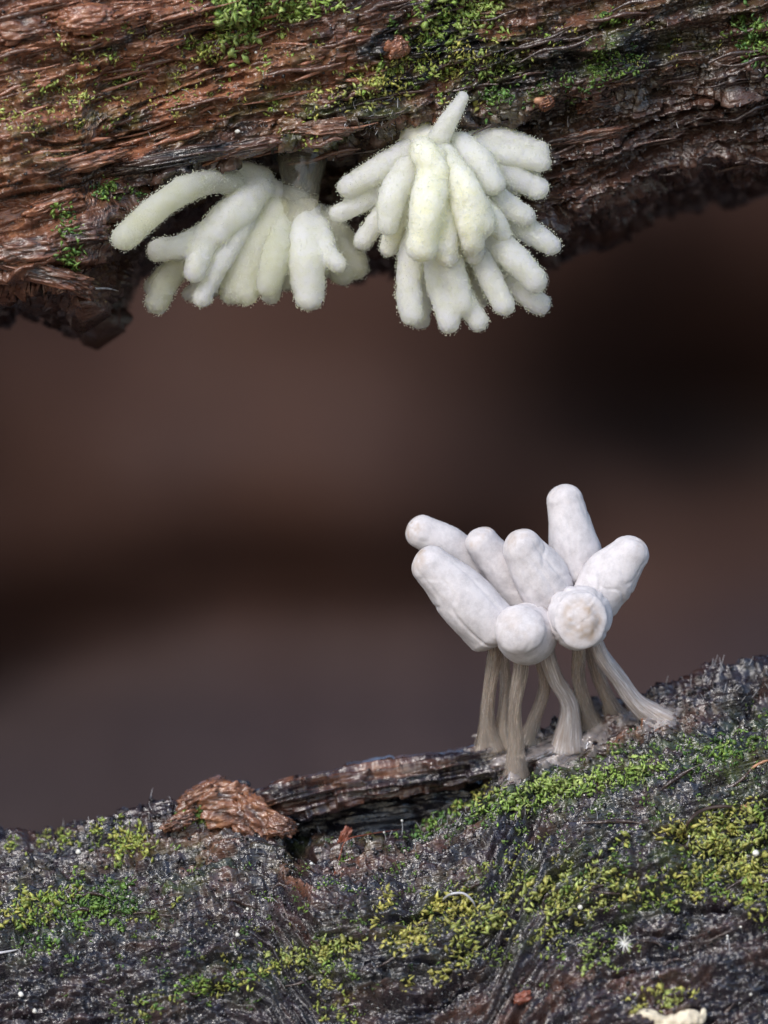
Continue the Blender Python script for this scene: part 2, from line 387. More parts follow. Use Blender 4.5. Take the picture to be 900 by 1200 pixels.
# path length down the section serves as the across-grain coordinate
S = np.concatenate([np.zeros((1, len(x))), np.cumsum(np.hypot(np.diff(G[..., 0], axis=0), np.diff(G[..., 1], axis=0)), 0)], 0)
S = S - S[48:49] 
Q = np.stack([XX, Yc, W+TAN*XX], -1)
Nn = grid_normals(Q)
if Nn[150, 340, 1] > 0: Nn = -Nn
warp = .10*fbm2(XX*.35, S*.7, 31, 3)
Sg = S+warp
ridge = lambda v: 1-np.abs(v)*2
fib = fbm2(XX*.28, Sg*5.5, 33, 5)
fmask = sm(-.35, .35, fbm2(XX*.5+2, S*.9, 30, 3))
d = .20*fbm2(XX*.45, S*.9, 32, 4) + (.35+.65*fmask)*(.060*fib + .024*ridge(n2(XX*.7, Sg*12, 34)) + .026*ridge(n2(XX*1.6, Sg*24, 36))) + .034*fbm2(XX*9, S*11, 38, 3) + flakes(XX, Sg, 130) + .06*fbm2(XX*2.0, S*3.0, 39, 4)
rough_zone = sm(.0, .45, fbm2(XX*.8+3, S*1.1, 40, 3))
d += rough_zone*(.10*fbm2(XX*3.2, S*4, 41, 4))
crack = sm(.10, .0, np.abs(n2(XX*.5, Sg*2.6, 44)))*sm(.0, .4, n2(XX*.6, S*.8, 45)); d -= .16*crack
d *= sm(15.0, 9.0, np.abs(XX))*.7+.3
Q = Q + Nn*d[..., None]
Xw, Zw = Q[..., 0], Q[..., 2]
nz = fbm2(XX*1.2, S*2.5, 50, 4)
rust = .15+.5*gauss(Xw, Zw, 60, 140, 330, 130)+.75*gauss(Xw, Zw, 300, 110, 220, 55)+.8*gauss(Xw, Zw, 20, 255, 70, 35)+.35*gauss(Xw, Zw, 140, 40, 160, 70)+.25*gauss(Xw, Zw, 640, 30, 120, 30)
rust = np.clip(rust*(1+1.0*nz)+.25*fib, 0, 1); rust *= np.where(np.arange(len(G))[:, None] > 302, .35, 1)
blk = .9*gauss(Xw, Zw, 200, 190, 130, 28)+.9*gauss(Xw, Zw, 500, 60, 110, 55)+.7*gauss(Xw, Zw, 720, 70, 130, 40)+.5*gauss(Xw, Zw, 330, 20, 120, 40)+.45*crack
blk = np.clip(blk*(1+1.4*fbm2(XX*2.2, S*3.5, 53, 4)), 0, 1)
grn = np.clip((.35*gauss(Xw, Zw, 470, 90, 190, 60)+.25*gauss(Xw, Zw, 100, 150, 200, 70)+.3*gauss(Xw, Zw, 700, 60, 200, 50)+.35*gauss(Xw, Zw, 350, 160, 60, 30))*(1+2.5*fbm2(XX*2.5, S*4, 55, 3)), 0, .8)
nr, nc = G.shape[:2]
def loop_faces(nr, nc):
    i = np.arange(nr)[:, None]; i2 = (i+1) % nr; j = np.arange(nc-1)[None, :]
    return np.stack([i*nc+j, i*nc+j+1, i2*nc+j+1, i2*nc+j], -1).reshape(-1, 4)
def log_ends(o, Q, m):
    for j in (0, nc-1):
        ring = Q[:, j]; ctr = ring.mean(0)
        mesh('end_face', np.vstack([ring, ctr]), [[k, (k+1) % len(ring), len(ring)] for k in range(len(ring))], m, o, cols=np.tile([.7, 0, 0], (len(ring)+1, 1)))
FU = loop_faces(nr, nc)
UP = mesh('overhanging_log', Q.reshape(-1, 3), FU, M['upper'], cols=np.stack([rust, blk, grn], -1).reshape(-1, 3))
tag(UP, 'reddish brown rotten log with mossy overhang above the slime moulds', 'log'); log_ends(UP, Q, M['upper'])
BU = BVHTree.FromPolygons(Q.reshape(-1, 3)[:, :].tolist(), FU.tolist())

# ---- lower log
pT = [(-450, -3.0), (0, -2.72), (100, -2.80), (190, -2.85), (300, -2.95), (335, -3.55), (400, -3.75), (480, -3.80), (560, -3.62), (600, -3.26), (650, -3.02), (700, -2.84), (780, -2.82), (900, -2.78), (1400, -2.8)]
T = interp(x, [((p_-450)/100, w_) for p_, w_ in pT]) + .06*fbm2(x*2.1, x*0+.5, 61, 4) - .19
yT = interp(x, [(-34, 1.3), (-1.3, 1.3), (-.8, .5), (1.2, .5), (1.9, 1.4), (34, 1.4)])
Ts = interp(x, [(-34, -2.9), (-4.5, -2.75), (-2, -2.95), (0, -3.2), (1.5, -3.1), (3, -2.85), (34, -2.8)])
segs = [((yT+7, T*0-7.5), (yT+4.5, T-1.2), 16, 1), ((yT+4.5, T-1.2), (yT+.7, T-.12), 40, .7), ((yT+.7, T-.12), (yT, T), 40, 1), ((yT, T), (yT*0-.75, Ts-1.35), 150, 1), ((yT*0-.75, Ts-1.35), (yT*0-2.2, Ts-4.6), 230, 1),
        ((yT*0-2.2, Ts-4.6), q(-2.4, -10.5), 60, 1.3), (q(-2.4, -10.5), q(1, -15), 14, 1), (q(1, -15), q(6, -16), 12, 1), (q(6, -16), (yT+7, T*0-7.5), 16, 1)]
G = vsmooth(sweep(segs, x), 6, 2)
XX = np.broadcast_to(x, G.shape[:2]); W = G[..., 1]
S = np.concatenate([np.zeros((1, len(x))), np.cumsum(np.hypot(np.diff(G[..., 0], axis=0), np.diff(G[..., 1], axis=0)), 0)], 0)
S = S-S[96:97]
Q = np.stack([XX, G[..., 0], W+TAN*XX], -1)
Nn = grid_normals(Q)
if Nn[300, 340, 1] > 0: Nn = -Nn
Sg = S+.15*fbm2(XX*.7, S*.9, 71, 3)
fib = fbm2(XX*.6, Sg*5, 73, 4)
zone = sm(-.1, .35, fbm2(XX*.6+9, S*.8, 80, 3))
d = .20*fbm2(XX*.55, S*1.0, 72, 4) + .085*fib + .03*ridge(n2(XX*.8, Sg*12, 74)) + .045*fbm2(XX*3.6, S*4.4, 78, 4) + .038*fbm2(XX*9, S*12, 79, 3) + .03*ridge(n2(XX*1.2, Sg*14, 77)) + .65*flakes(XX*1.2, Sg, 150)
d += zone*.07*fbm2(XX*6, S*7, 81, 3)
crack = sm(.09, .0, np.abs(n2(XX*.45, Sg*1.9, 84)))*sm(.05, .4, n2(XX*.5, S*.7, 85)); d -= .2*crack
d *= sm(15.0, 9.0, np.abs(XX))*.7+.3
Q = Q+Nn*d[..., None]; Xw, Zw = Q[..., 0], Q[..., 2]
nz = fbm2(XX*1.4, S*3, 90, 4)
rust = .05+.55*gauss(Xw, Zw, 240, 985, 120, 28)+.45*gauss(Xw, Zw, 560, 890, 130, 25)+.3*gauss(Xw, Zw, 770, 850, 90, 25)+.3*gauss(Xw, Zw, 420, 1010, 160, 30)+.25*gauss(Xw, Zw, 600, 1175, 200, 30)
rust = np.clip(rust*(1+1.5*nz)+.12*fib, 0, 1)
blk = np.clip(.35+.9*fbm2(XX*1.7, S*2.6, 93, 4)+.5*crack, 0, 1)
grn = .45*gauss(Xw, Zw, 620, 930, 260, 22)+.3*gauss(Xw, Zw, 850, 880, 160, 40)+.35*gauss(Xw, Zw, 110, 1050, 160, 45)+.35*gauss(Xw, Zw, 350, 1120, 130, 25)+.3*gauss(Xw, Zw, 830, 980, 120, 60)+.25*gauss(Xw, Zw, 640, 1040, 200, 60)
grn = np.clip(1.4*grn*(1+2.2*fbm2(XX*2.5, S*4, 95, 3)), 0, .8)
nr, nc = G.shape[:2]; FL = loop_faces(nr, nc)
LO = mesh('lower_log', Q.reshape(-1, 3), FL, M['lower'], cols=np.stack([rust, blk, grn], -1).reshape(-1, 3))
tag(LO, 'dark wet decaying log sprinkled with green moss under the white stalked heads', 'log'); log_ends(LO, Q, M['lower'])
BL = BVHTree.FromPolygons(Q.reshape(-1, 3).tolist(), FL.tolist())
CAM = Vector((0, -D, 0))
def hit(bvh, px, py):
    dr = (Vector(P(px, py, 0))-CAM).normalized()
    p, n, i, t = bvh.ray_cast(CAM, dr)
    if p is None: return None, None
    if n.dot(dr) > 0: n = -n
    return np.array(p), np.array(n)

# ------------------------------------------------------------------ loose wood pieces that belong to the logs
def chunk(name, parent, ctr, size, rot, m, seed, cols=(.8, 0, 0), amp=.16, fibre=.5, label=None):
    """a torn piece of wood: lumpy, fibrous along its local x; ctr world, size half-extents"""
    import bmesh
    b = bmesh.new(); bmesh.ops.create_icosphere(b, subdivisions=5, radius=1); V = np.array([v.co[:] for v in b.verts]); F = np.array([[q.index for q in p.verts] for p in b.faces]); b.free()
    V = np.sign(V)*np.abs(V)**.75
    g = n3(V*2.0+seed*7.3, seed)+.5*n3(V*4.3+seed, seed+1)+.3*n3(V*9, seed+2)+.22*np.sign(n3(V*np.array([3, 7, 7])+seed, seed+5))
    fi = n3(V*np.array([1.2, 7, 7])+seed*3.1, seed+3)+.6*n3(V*np.array([2.2, 15, 15]), seed+4)
    V = V*(1+amp*g[:, None]+amp*fibre*fi[:, None])*np.array(size)
    ca, sa = math.cos(rot), math.sin(rot)
    V = np.stack([V[:, 0]*ca-V[:, 2]*sa, V[:, 1], V[:, 0]*sa+V[:, 2]*ca], -1)+ctr
    r_ = np.clip(cols[0]+.35*g, 0, 1); k_ = np.clip(cols[1]+.6*np.clip(-g, 0, 1), 0, 1)
    o = mesh(name, V, F, m, parent, cols=np.stack([r_, k_, np.full_like(g, cols[2])], -1))
    if label: o['label'] = label
    return o
def on(bvh, px, py, lift=0.):
    p, n = hit(bvh, px, py)
    for _ in range(20):                          # just past the rim: step down onto the wood
        if p is not None and p[1] < 2.5: break
        py += 2; p, n = hit(bvh, px, py)
    if p is None: return None, None
    return p+n*lift, n
GR = math.atan(TAN)
# the splinter bridging the notch of the lower log, tapering into the crest on the right
pts = [P(296, 948, 1.0), P(345, 935, 1.0), P(400, 922, 1.05), P(470, 912, 1.1), P(540, 900, 1.1), P(600, 886, 1.15), P(650, 868, 1.3)]
V, F, t, th, m_, sg = tube(pts, [.12, .22, .20, .21, .18, .17, .14], 72, 240)
Nv = normals(V, m_, sg)
lenx = V[:, 0]; 
dd = .07*np.sign(n3(np.stack([lenx*1.3, np.cos(th)*2.5, np.sin(th)*2.5], -1), 15))*.5+.04*np.sign(n3(np.stack([lenx*2.5, np.cos(th)*6, np.sin(th)*6], -1), 16))*.6+.05*n3(np.stack([lenx*1.0, np.cos(th)*3, np.sin(th)*3], -1), 5)+.045*n3(np.stack([lenx*.9, np.cos(th)*8, np.sin(th)*8], -1), 6)+.03*n3(np.stack([lenx*3, np.cos(th)*14, np.sin(th)*14], -1), 7)+.02*n3(V*14, 8)
V = V+Nv*dd[:, None]; yc = np.interp(V[:, 0], [p[0] for p in pts], [p[1] for p in pts]); V[:, 1] = yc+(V[:, 1]-yc)*2.2+.15
cols = np.stack([np.clip(.25+.5*n3(V*np.array([1.5, 6, 6]), 9), 0, 1), np.clip(.25+.7*n3(V*np.array([2, 5, 5]), 10), 0, 1), 0*lenx], -1)
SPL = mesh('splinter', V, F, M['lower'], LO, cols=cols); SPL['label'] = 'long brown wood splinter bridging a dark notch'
BS = BVHTree.FromPolygons(V.tolist(), F.tolist())
# torn orange wood at the left of the notch; black pieces added as the gap's shade
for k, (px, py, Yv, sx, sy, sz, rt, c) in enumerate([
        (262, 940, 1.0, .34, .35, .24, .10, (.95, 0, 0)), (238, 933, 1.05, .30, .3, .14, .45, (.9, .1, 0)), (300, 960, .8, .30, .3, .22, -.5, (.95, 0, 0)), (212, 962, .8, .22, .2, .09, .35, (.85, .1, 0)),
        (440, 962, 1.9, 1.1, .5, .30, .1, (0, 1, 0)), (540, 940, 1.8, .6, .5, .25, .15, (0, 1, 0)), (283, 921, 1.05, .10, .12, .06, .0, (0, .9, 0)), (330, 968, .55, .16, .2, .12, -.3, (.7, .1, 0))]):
    chunk('torn_wood_and_shade', LO, P(px, py, Yv), (sx, sy, sz), rt, M['lower'], 100+k, c, .19, .95)
for k, (px, py, sx, sz, rt, c) in enumerate([(25, 252, .55, .15, .30, (1, 0, 0)), (60, 238, .35, .10, .35, (1, 0, 0)), (35, 292, .5, .16, .12, (.7, .2, 0)), (45, 318, .55, .12, -.25, (.6, .3, 0)), (90, 335, .2, .10, -.5, (.5, .3, 0)), (85, 195, .6, .09, .26, (.8, 0, 0)), (95, 275, .3, .14, .1, (.3, .5, 0)), (210, 185, .8, .10, .18, (.2, .7, 0)), (290, 172, .4, .10, .2, (.4, .4, 0)), (105, 22, .35, .16, .1, (.9, 0, 0)), (30, 30, .35, .2, .1, (.6, .2, 0)), (385, 150, .4, .10, .1, (.5, .2, .1)), (345, 145, .22, .13, .3, (.7, .1, .3)),(690, 160, .5, .07, .2, (.3, .2, 0)), (705, 122, .25, .10, .2, (.35, .3, 0)), (462, 55, .16, .12, .6, (1, 0, 0)), (640, 120, .1, .07, .4, (.8, 0, 0))]):
    p, n = hit(BU, px, py)
    if p is not None: chunk('torn_wood_and_shade', UP, p+np.array([0, .10, 0]), (sx, .22, sz), rt, M['upper'], 140+k, c, .2)
# fibres lying along the grain: each its own sliver, three shapes shared
fib_meshes = []
for k in range(6):
    L_ = 1.0; pt = [(-.5, 0, 0), (-.2, .01*(k-1), .015), (.15, 0, -.01), (.5, .01, .01*(k-1))]
    V, F, t, th, m_, sg = tube(pt, [.006, .018, .02, .004], 8, 22, ncap=2)
    V = V+.010*n3(V*np.array([6, 40, 40])+k*5, 60+k)[:, None]*normals(V, m_, sg)
    cols = np.tile([[.95, 0, 0], [.8, 0, 0], [.35, .2, 0], [.15, .2, 0], [.0, .1, 0], [.05, .5, 0]][k], (len(V), 1))
    o = mesh('wood_fibre', V, F, M['upper'], UP, cols=cols); fib_meshes.append(o)
used = set()
def fibre(bvh, parent, px, py, ln, k, rot):
    p, n = hit(bvh, px, py)
    if p is None: return
    if k in used:
        o = fib_meshes[k].copy(); COL.objects.link(o); o.parent = parent
    else:
        o = fib_meshes[k]; used.add(k); o.parent = parent
    o.location = p+n*.008; s_ = .7+.8*random.random(); o.scale = (ln, s_, s_); o.rotation_euler = (random.random()*6, -rot, 0)
for k in range(150):
    fx_ = random.uniform(0, 900)
    fibre(BU, UP, fx_, random.uniform(2, 200), random.uniform(.3, 1.0), k % 3 if fx_ < 420 else 3+k % 3, GR+random.gauss(0, .10))
for k in range(46):
    fibre(BL, LO, random.uniform(0, 900), random.uniform(880, 1195), random.uniform(.2, .7), 4+k % 2, GR+random.gauss(0, .25))

# ------------------------------------------------------------------ moss and grains strewn over the logs
YG, BG, DG, LG = (.52, .49, .13), (.26, .41, .08), (.07, .16, .045), (.44, .54, .17)
DENS = 1.0
# one moss leaf: pointed at both ends, keeled and cupped
LEAF = np.array([[-1, 0, 0], [1.25, 0, .3], [0, .75, .25], [0, -.75, .25], [.1, 0, .25], [.0, 0, -.55], [.65, .42, .4], [.65, -.42, .4]])
LEAFF = np.array([[0, 4, 2], [0, 3, 4], [2, 4, 6], [4, 3, 7], [6, 4, 1], [4, 7, 1], [0, 2, 5], [0, 5, 3], [2, 6, 5], [3, 5, 7], [6, 1, 5], [1, 7, 5]])
def moss(bvh, label, specs, clump=5):
    C = []; Sz = []; cl = []
    for (px, py, sx, sy, n, size, ca, cb) in specs:
        rot = -GR
        for _ in range(int(n*(DENS if bvh is BU else .85))):
            u, v = random.gauss(0, sx), random.gauss(0, sy)
            x0, y0 = px+u*math.cos(rot)-v*math.sin(rot), py+u*math.sin(rot)+v*math.cos(rot)
            k0 = random.random(); c0 = np.array(ca)*(1-k0)+np.array(cb)*k0; c0 = c0*random.uniform(.6, 1.1)
            for _ in range(random.randint(4, clump+6)):
                p, n_ = hit(bvh, x0+random.gauss(0, size*.6), y0+random.gauss(0, size*.5))
                if p is None or p[1] > 4: continue
                r = size/100*(.20+.40*random.random()**1.5)
                C.append(p+n_*r*random.uniform(.2, 1.6)); Sz.append([r*1.15, r*random.uniform(.6, 1), r*random.uniform(.5, .9)]); cl.append(c0*random.uniform(.7, 1.3))
    V, F = blobs(np.array(C), np.array(Sz), LEAF, LEAFF, jit=.16)
    o = mesh('moss', V, F, M['moss'], cols=np.repeat(np.array(cl), len(LEAF), 0))
    return tag(o, label, 'moss', kind='stuff')
moss(BU, 'bright green moss tuft at the top of the overhanging log', [(272, 20, 11, 20, 75, 13, BG, LG), (350, 6, 24, 8, 45, 11, BG, LG), (245, 55, 14, 10, 18, 8, BG, YG), (300, 8, 30, 6, 20, 7, BG, DG)])
moss(BU, 'green moss band on the overhanging log above the right slime mould', [(545, 15, 28, 12, 50, 11, BG, LG), (510, 75, 40, 20, 60, 8, BG, YG), (460, 95, 20, 10, 26, 8, BG, YG), (585, 80, 14, 10, 14, 8, BG, LG), (585, 115, 10, 10, 10, 8, BG, DG), (650, 100, 25, 8, 14, 6, BG, DG), (630, 45, 18, 8, 10, 6, BG, YG), (500, 45, 25, 20, 20, 7, DG, BG)], 5)
moss(BU, 'dull green moss on dark wood at the right of the overhanging log', [(715, 75, 20, 12, 40, 6, DG, BG), (885, 50, 12, 20, 40, 8, DG, BG), (715, 25, 10, 8, 8, 7, DG, BG), (780, 55, 40, 15, 12, 5, DG, YG)])
moss(BU, 'scattered yellow green granules on rusty fibres of the overhanging log', [(60, 60, 60, 25, 34, 6, YG, LG), (60, 125, 60, 14, 46, 6.5, YG, LG), (190, 115, 60, 12, 24, 6, YG, BG), (190, 60, 50, 25, 30, 6, BG, YG), (330, 60, 50, 30, 22, 6, BG, YG), (370, 100, 30, 10, 10, 6, YG, LG), (350, 145, 10, 20, 12, 7, BG, YG), (430, 105, 25, 12, 24, 7.5, LG, YG), (100, 95, 60, 30, 24, 5, YG, BG)], 3)
moss(BU, 'green moss hanging on the ragged lower left end of the overhanging log', [(80, 250, 5, 14, 12, 9, BG, DG), (82, 300, 5, 12, 14, 9, BG, DG), (124, 228, 8, 6, 10, 8, BG, DG), (150, 232, 10, 5, 4, 7, DG, BG)])
moss(BL, 'green moss band along the lower log beneath the stalk feet', [(640, 925, 55, 8, 80, 9, BG, LG), (740, 905, 40, 6, 45, 8, BG, LG), (860, 880, 40, 9, 50, 8, BG, DG), (520, 965, 40, 8, 40, 8, BG, DG), (560, 935, 30, 8, 20, 7, BG, YG), (720, 890, 60, 14, 40, 5, DG, BG)])
moss(BL, 'yellow green moss clumps on the right of the lower log', [(860, 985, 22, 22, 60, 10, YG, LG), (880, 1040, 16, 22, 46, 9, YG, BG), (830, 970, 30, 12, 30, 9, BG, YG), (805, 1035, 26, 20, 34, 8, YG, BG), (790, 975, 8, 5, 6, 11, YG, YG), (840, 1010, 40, 30, 30, 7, BG, YG)])
moss(BL, 'yellow moss granules in the middle of the lower log', [(530, 1062, 14, 8, 24, 10, YG, YG), (575, 1075, 18, 6, 18, 10, YG, LG), (480, 1090, 20, 10, 26, 10, YG, YG), (545, 1100, 8, 12, 14, 10, YG, LG), (640, 1050, 24, 14, 30, 10, YG, LG), (700, 1045, 22, 20, 32, 9, YG, LG), (620, 1010, 40, 12, 22, 7, BG, YG), (518, 1140, 12, 5, 8, 9, YG, YG), (455, 1055, 6, 5, 6, 9, YG, YG), (477, 1155, 5, 5, 3, 9, YG, YG), (785, 1168, 16, 6, 14, 9, YG, LG), (650, 1100, 10, 10, 14, 7, BG, YG), (700, 1105, 22, 12, 26, 8, BG, LG), (590, 1120, 20, 8, 12, 7, BG, YG), (560, 1040, 50, 30, 24, 5, DG, YG)])
moss(BL, 'green moss clumps on the left of the lower log', [(150, 985, 18, 14, 40, 8, BG, YG), (55, 985, 35, 7, 30, 7, BG, YG), (232, 955, 14, 7, 16, 8, BG, DG), (40, 1060, 30, 12, 50, 9, BG, YG), (110, 1055, 22, 18, 60, 9, BG, DG), (70, 1095, 40, 14, 20, 7, BG, DG), (175, 1070, 12, 6, 8, 7, BG, YG), (420, 905, 8, 5, 12, 8, BG, LG)])
moss(BL, 'yellowish moss line along a ridge of the lower log', [(370, 1115, 26, 5, 44, 8.5, YG, LG), (290, 1145, 40, 6, 34, 7, YG, BG), (400, 1140, 22, 8, 12, 7, YG, BG), (230, 1160, 40, 14, 24, 7, DG, BG), (400, 1175, 20, 12, 16, 7, YG, BG), (250, 1120, 60, 20, 20, 5, YG, DG), (165, 1180, 20, 8, 12, 6, DG, YG)])
moss(BL, 'thin dark green film of granules spread across the lower log', [(450, 1040, 260, 70, 260, 4.5, DG, BG), (700, 1000, 150, 60, 160, 4.5, DG, BG)], 3)

def strew(name, label, bvh, n, reg, r0, r1, m, kind='stuff', base=ICO1, baseF=ICO1F, flat=.7, lift=.3, cat=None):
    C = []; Sz = []
    for _ in range(n):
        px, py = random.uniform(reg[0], reg[2]), random.uniform(reg[1], reg[3])
        p, n_ = hit(bvh, px, py)
        if p is None or p[1] > 3: continue
        r = r0+(r1-r0)*random.random()**2.5
        C.append(p+n_*r*lift); Sz.append([r, r*random.uniform(flat, 1), r*random.uniform(flat, 1)])
    V, F = blobs(np.array(C), np.array(Sz), base, baseF, jit=.0 if m is M['dew'] else .32)
    return tag(mesh(name, V, F, m), label, cat or name.split('_')[-1], kind=kind)
strew('humus_crumbs', 'black wet humus crumbs littering the lower log', BL, 6500, (-20, 780, 920, 1215), .007, .032, M['humus'], cat='crumbs')
strew('humus_crumbs', 'black wet humus crumbs caught in the overhanging log', BU, 2200, (-20, -20, 920, 255), .006, .026, M['humus'], cat='crumbs')
strew('dew_film', 'tiny glinting dew beads on the lower log', BL, 3200, (-20, 780, 920, 1215), .004, .016, M['dew'], lift=.5, cat='dew')
strew('dew_film', 'tiny glinting dew beads on the overhanging log', BU, 1800, (-20, -20, 920, 260), .004, .013, M['dew'], lift=.5, cat='dew')

# ------------------------------------------------------------------ branching slime moulds hanging under the overhang
def fuzz(V, F, Nv, parent, dens=1200, m=None, keep=None):
    tri = V[F]; ar = np.linalg.norm(np.cross(tri[:, 1]-tri[:, 0], tri[:, 3]-tri[:, 0]), axis=1)
    n = int(ar.sum()*dens); idx = rng.choice(len(F), n, p=ar/ar.sum()); u, v = rng.random((2, n, 1))
    p = (tri[idx, 0]*(1-u)+tri[idx, 1]*u)*(1-v)+(tri[idx, 3]*(1-u)+tri[idx, 2]*u)*v
    nn = Nv[F[idx, 0]]
    h = .001+.032*rng.random(n)**2
    VV, FF = tetras(p+nn*h[:, None]+rng.normal(size=(n, 3))*.004, rng.uniform(.004, .0085, n))
    o = mesh('spore_fuzz', VV, FF, M['spore'], parent, smooth=False); o['kind'] = 'stuff'
    return o
def finger(root, pts, radii, m, seed, name='finger', dens=1200, amp=.09, fz=True, seg=36, n=44):
    V, F, t, th, m_, sg = tube(pts, radii, seg, n)
    Nv = normals(V, m_, sg); r = np.mean(radii)
    V = V+Nv*(amp*r*(n3(V*4.2+seed*3.7, seed)+.5*n3(V*10+seed, seed+1))+.006*n3(V*28, seed+2))[:, None]
    o = mesh(name, V, F, m); under(o, root)
    if fz:
        f = fuzz(V, F, normals(V, m_, sg), None, dens); f.parent = o
    return o
def fused(root, tubes, m, seed, name='branch'):
    '''several swept fingers melted into one soft branch'''
    Vs, Fs, off = [], [], 0
    for k, (pts, radii) in enumerate(tubes):
        V, F, t, th, m_, sg = tube(pts, radii, 28, 30); r = np.mean(radii)
        V = V+normals(V, m_, sg)*(.13*r*(n3(V*4+seed*3.7+k, seed)+.5*n3(V*9+seed, seed+1)))[:, None]
        Vs.append(V); Fs.append(F+off); off += len(V)
    o = mesh(name, np.concatenate(Vs), np.concatenate(Fs), m)
    rm = o.modifiers.new('melt', 'REMESH'); rm.mode = 'VOXEL'; rm.voxel_size = .023
    sx_ = o.modifiers.new('soft', 'SMOOTH'); sx_.factor = .5; sx_.iterations = 9
    me = bpy.data.meshes.new_from_object(o.evaluated_get(bpy.context.evaluated_depsgraph_get()))
    o.modifiers.clear(); old = o.data; o.data = me; bpy.data.meshes.remove(old); me.name = name
    me.polygons.foreach_set('use_smooth', np.ones(len(me.polygons), bool))
    V = np.empty(len(me.vertices)*3, np.float32); me.vertices.foreach_get('co', V); V = V.reshape(-1, 3).astype(float)
    N = np.empty(len(me.vertices)*3, np.float32); me.vertices.foreach_get('normal', N); N = N.reshape(-1, 3).astype(float)
    F = np.array([list(p.vertices) for p in me.polygons if len(p.vertices) == 4])
    V += N*(.010*n3(V*16, seed+3)+.006*n3(V*34, seed+4))[:, None]; me.vertices.foreach_set('co', V.astype(np.float32).ravel()); me.update()
    if not me.materials: me.materials.append(m)
    under(o, root); f = fuzz(V, F, N, None, 1200); f.parent = o
    return o
def fspec(lst, root, k0, Y0, groups=()):
    used_ = set()
    for g in groups:
        used_ |= set(g)
        fused(root, [([P(a_, b_, Y0+y_) for (a_, b_), y_ in zip(lst[k][1], lst[k][2])], [r/100 for r in lst[k][3]]) for k in g], M[lst[g[0]][0]], k0+g[0]*5)
    for k, (m, pxs, ys, rs) in enumerate(lst):
        if k in used_: continue
        pts = [P(a_, b_, Y0+y_) for (a_, b_), y_ in zip(pxs, ys)]
        finger(root, pts, [r/100 for r in rs], M[m], k0+k*5, amp=.13)
# left: a glassy stem under the ledge and a spray of blunt fingers
rootL = empty('slime_mould', P(355, 165, .5))
tag(rootL, 'greenish translucent branching slime mould on a clear jelly stem with one long finger', 'slime mould', 'branching slime moulds hanging under the log')
V, F, t, th, m_, sg = tube([P(352, 132, .75), P(355, 165, .5), P(354, 195, .4), P(352, 225, .3), P(345, 262, .3)], [.38, .33, .27, .20, .22], 48, 50)
V = V+normals(V, m_, sg)*(.03*n3(V*np.array([5, 5, 1.5]), 3)+.012*n3(V*9, 4))[:, None]
under(mesh('stem', V, F, M['jelly']), rootL)
fspec([
    ('slimeL', [(345, 240), (305, 222), (285, 212)], [.3, .2, .2], [18, 19, 17]),
    ('slimeL', [(305, 212), (280, 203), (257, 203)], [.2, .1, .05], [18, 17, 14]),
    ('slimeL', [(275, 212), (235, 216), (192, 238), (147, 276)], [-.1, -.55, -.85, -.9], [13, 15, 15.5, 16]),
    ('slimeR', [(300, 222), (278, 245), (252, 268), (232, 288)], [.1, -.1, -.25, -.3], [22, 23, 19, 14]),
    ('slimeR', [(250, 270), (215, 288), (186, 294)], [-.2, -.25, -.25], [16, 14.5, 14]),
    ('slimeR', [(245, 278), (232, 302), (227, 318)], [-.25, -.35, -.35], [17, 15, 14]),
    ('slimeL', [(235, 290), (203, 318), (183, 354)], [.1, .1, .05], [14, 15, 15]),
    ('slimeL', [(215, 300), (192, 322), (179, 336)], [.4, .4, .4], [11, 11, 11]),
    ('slimeR', [(285, 262), (258, 305), (237, 349)], [-.05, -.2, -.2], [16, 14, 11.5]),
    ('slimeL', [(262, 310), (245, 335), (222, 345)], [.35, .35, .35], [13, 12, 9]),
    ('slimeL', [(315, 240), (292, 290), (275, 340)], [.15, .0, .0], [15, 20, 18]),
    ('slimeL', [(330, 248), (308, 295), (288, 342)], [.1, -.1, -.1], [17, 19, 17]),
    ('slimeL', [(338, 250), (324, 300), (312, 334)], [.1, -.32, -.3], [16, 17, 14]),
    ('slimeL', [(345, 255), (340, 290), (337, 328)], [.05, -.12, -.05], [17, 16, 12]),
    ('slimeR', [(360, 252), (358, 300), (361, 346)], [.1, -.25, -.25], [20, 23, 18]),
    ('slimeR', [(372, 268), (384, 296), (397, 310)], [-.05, -.3, -.35], [16, 13, 11]),
    ('slimeL', [(375, 255), (398, 285), (418, 315)], [.3, .35, .4], [17, 20, 15]),
    ('slimeL', [(362, 262), (385, 300), (402, 322)], [.3, .3, .3], [18, 16, 13]),
    ('slimeL', [(330, 300), (322, 325), (318, 345)], [-.1, -.15, -.15], [13, 13, 11]),
    ('slimeL', [(325, 245), (300, 275), (250, 335)], [.5, .5, .5], [16, 17, 12]),
], rootL, 300, .25, [(3, 4, 5, 0, 1), (6, 7), (8, 9), (10, 11), (12, 19), (14, 15), (16, 17)])
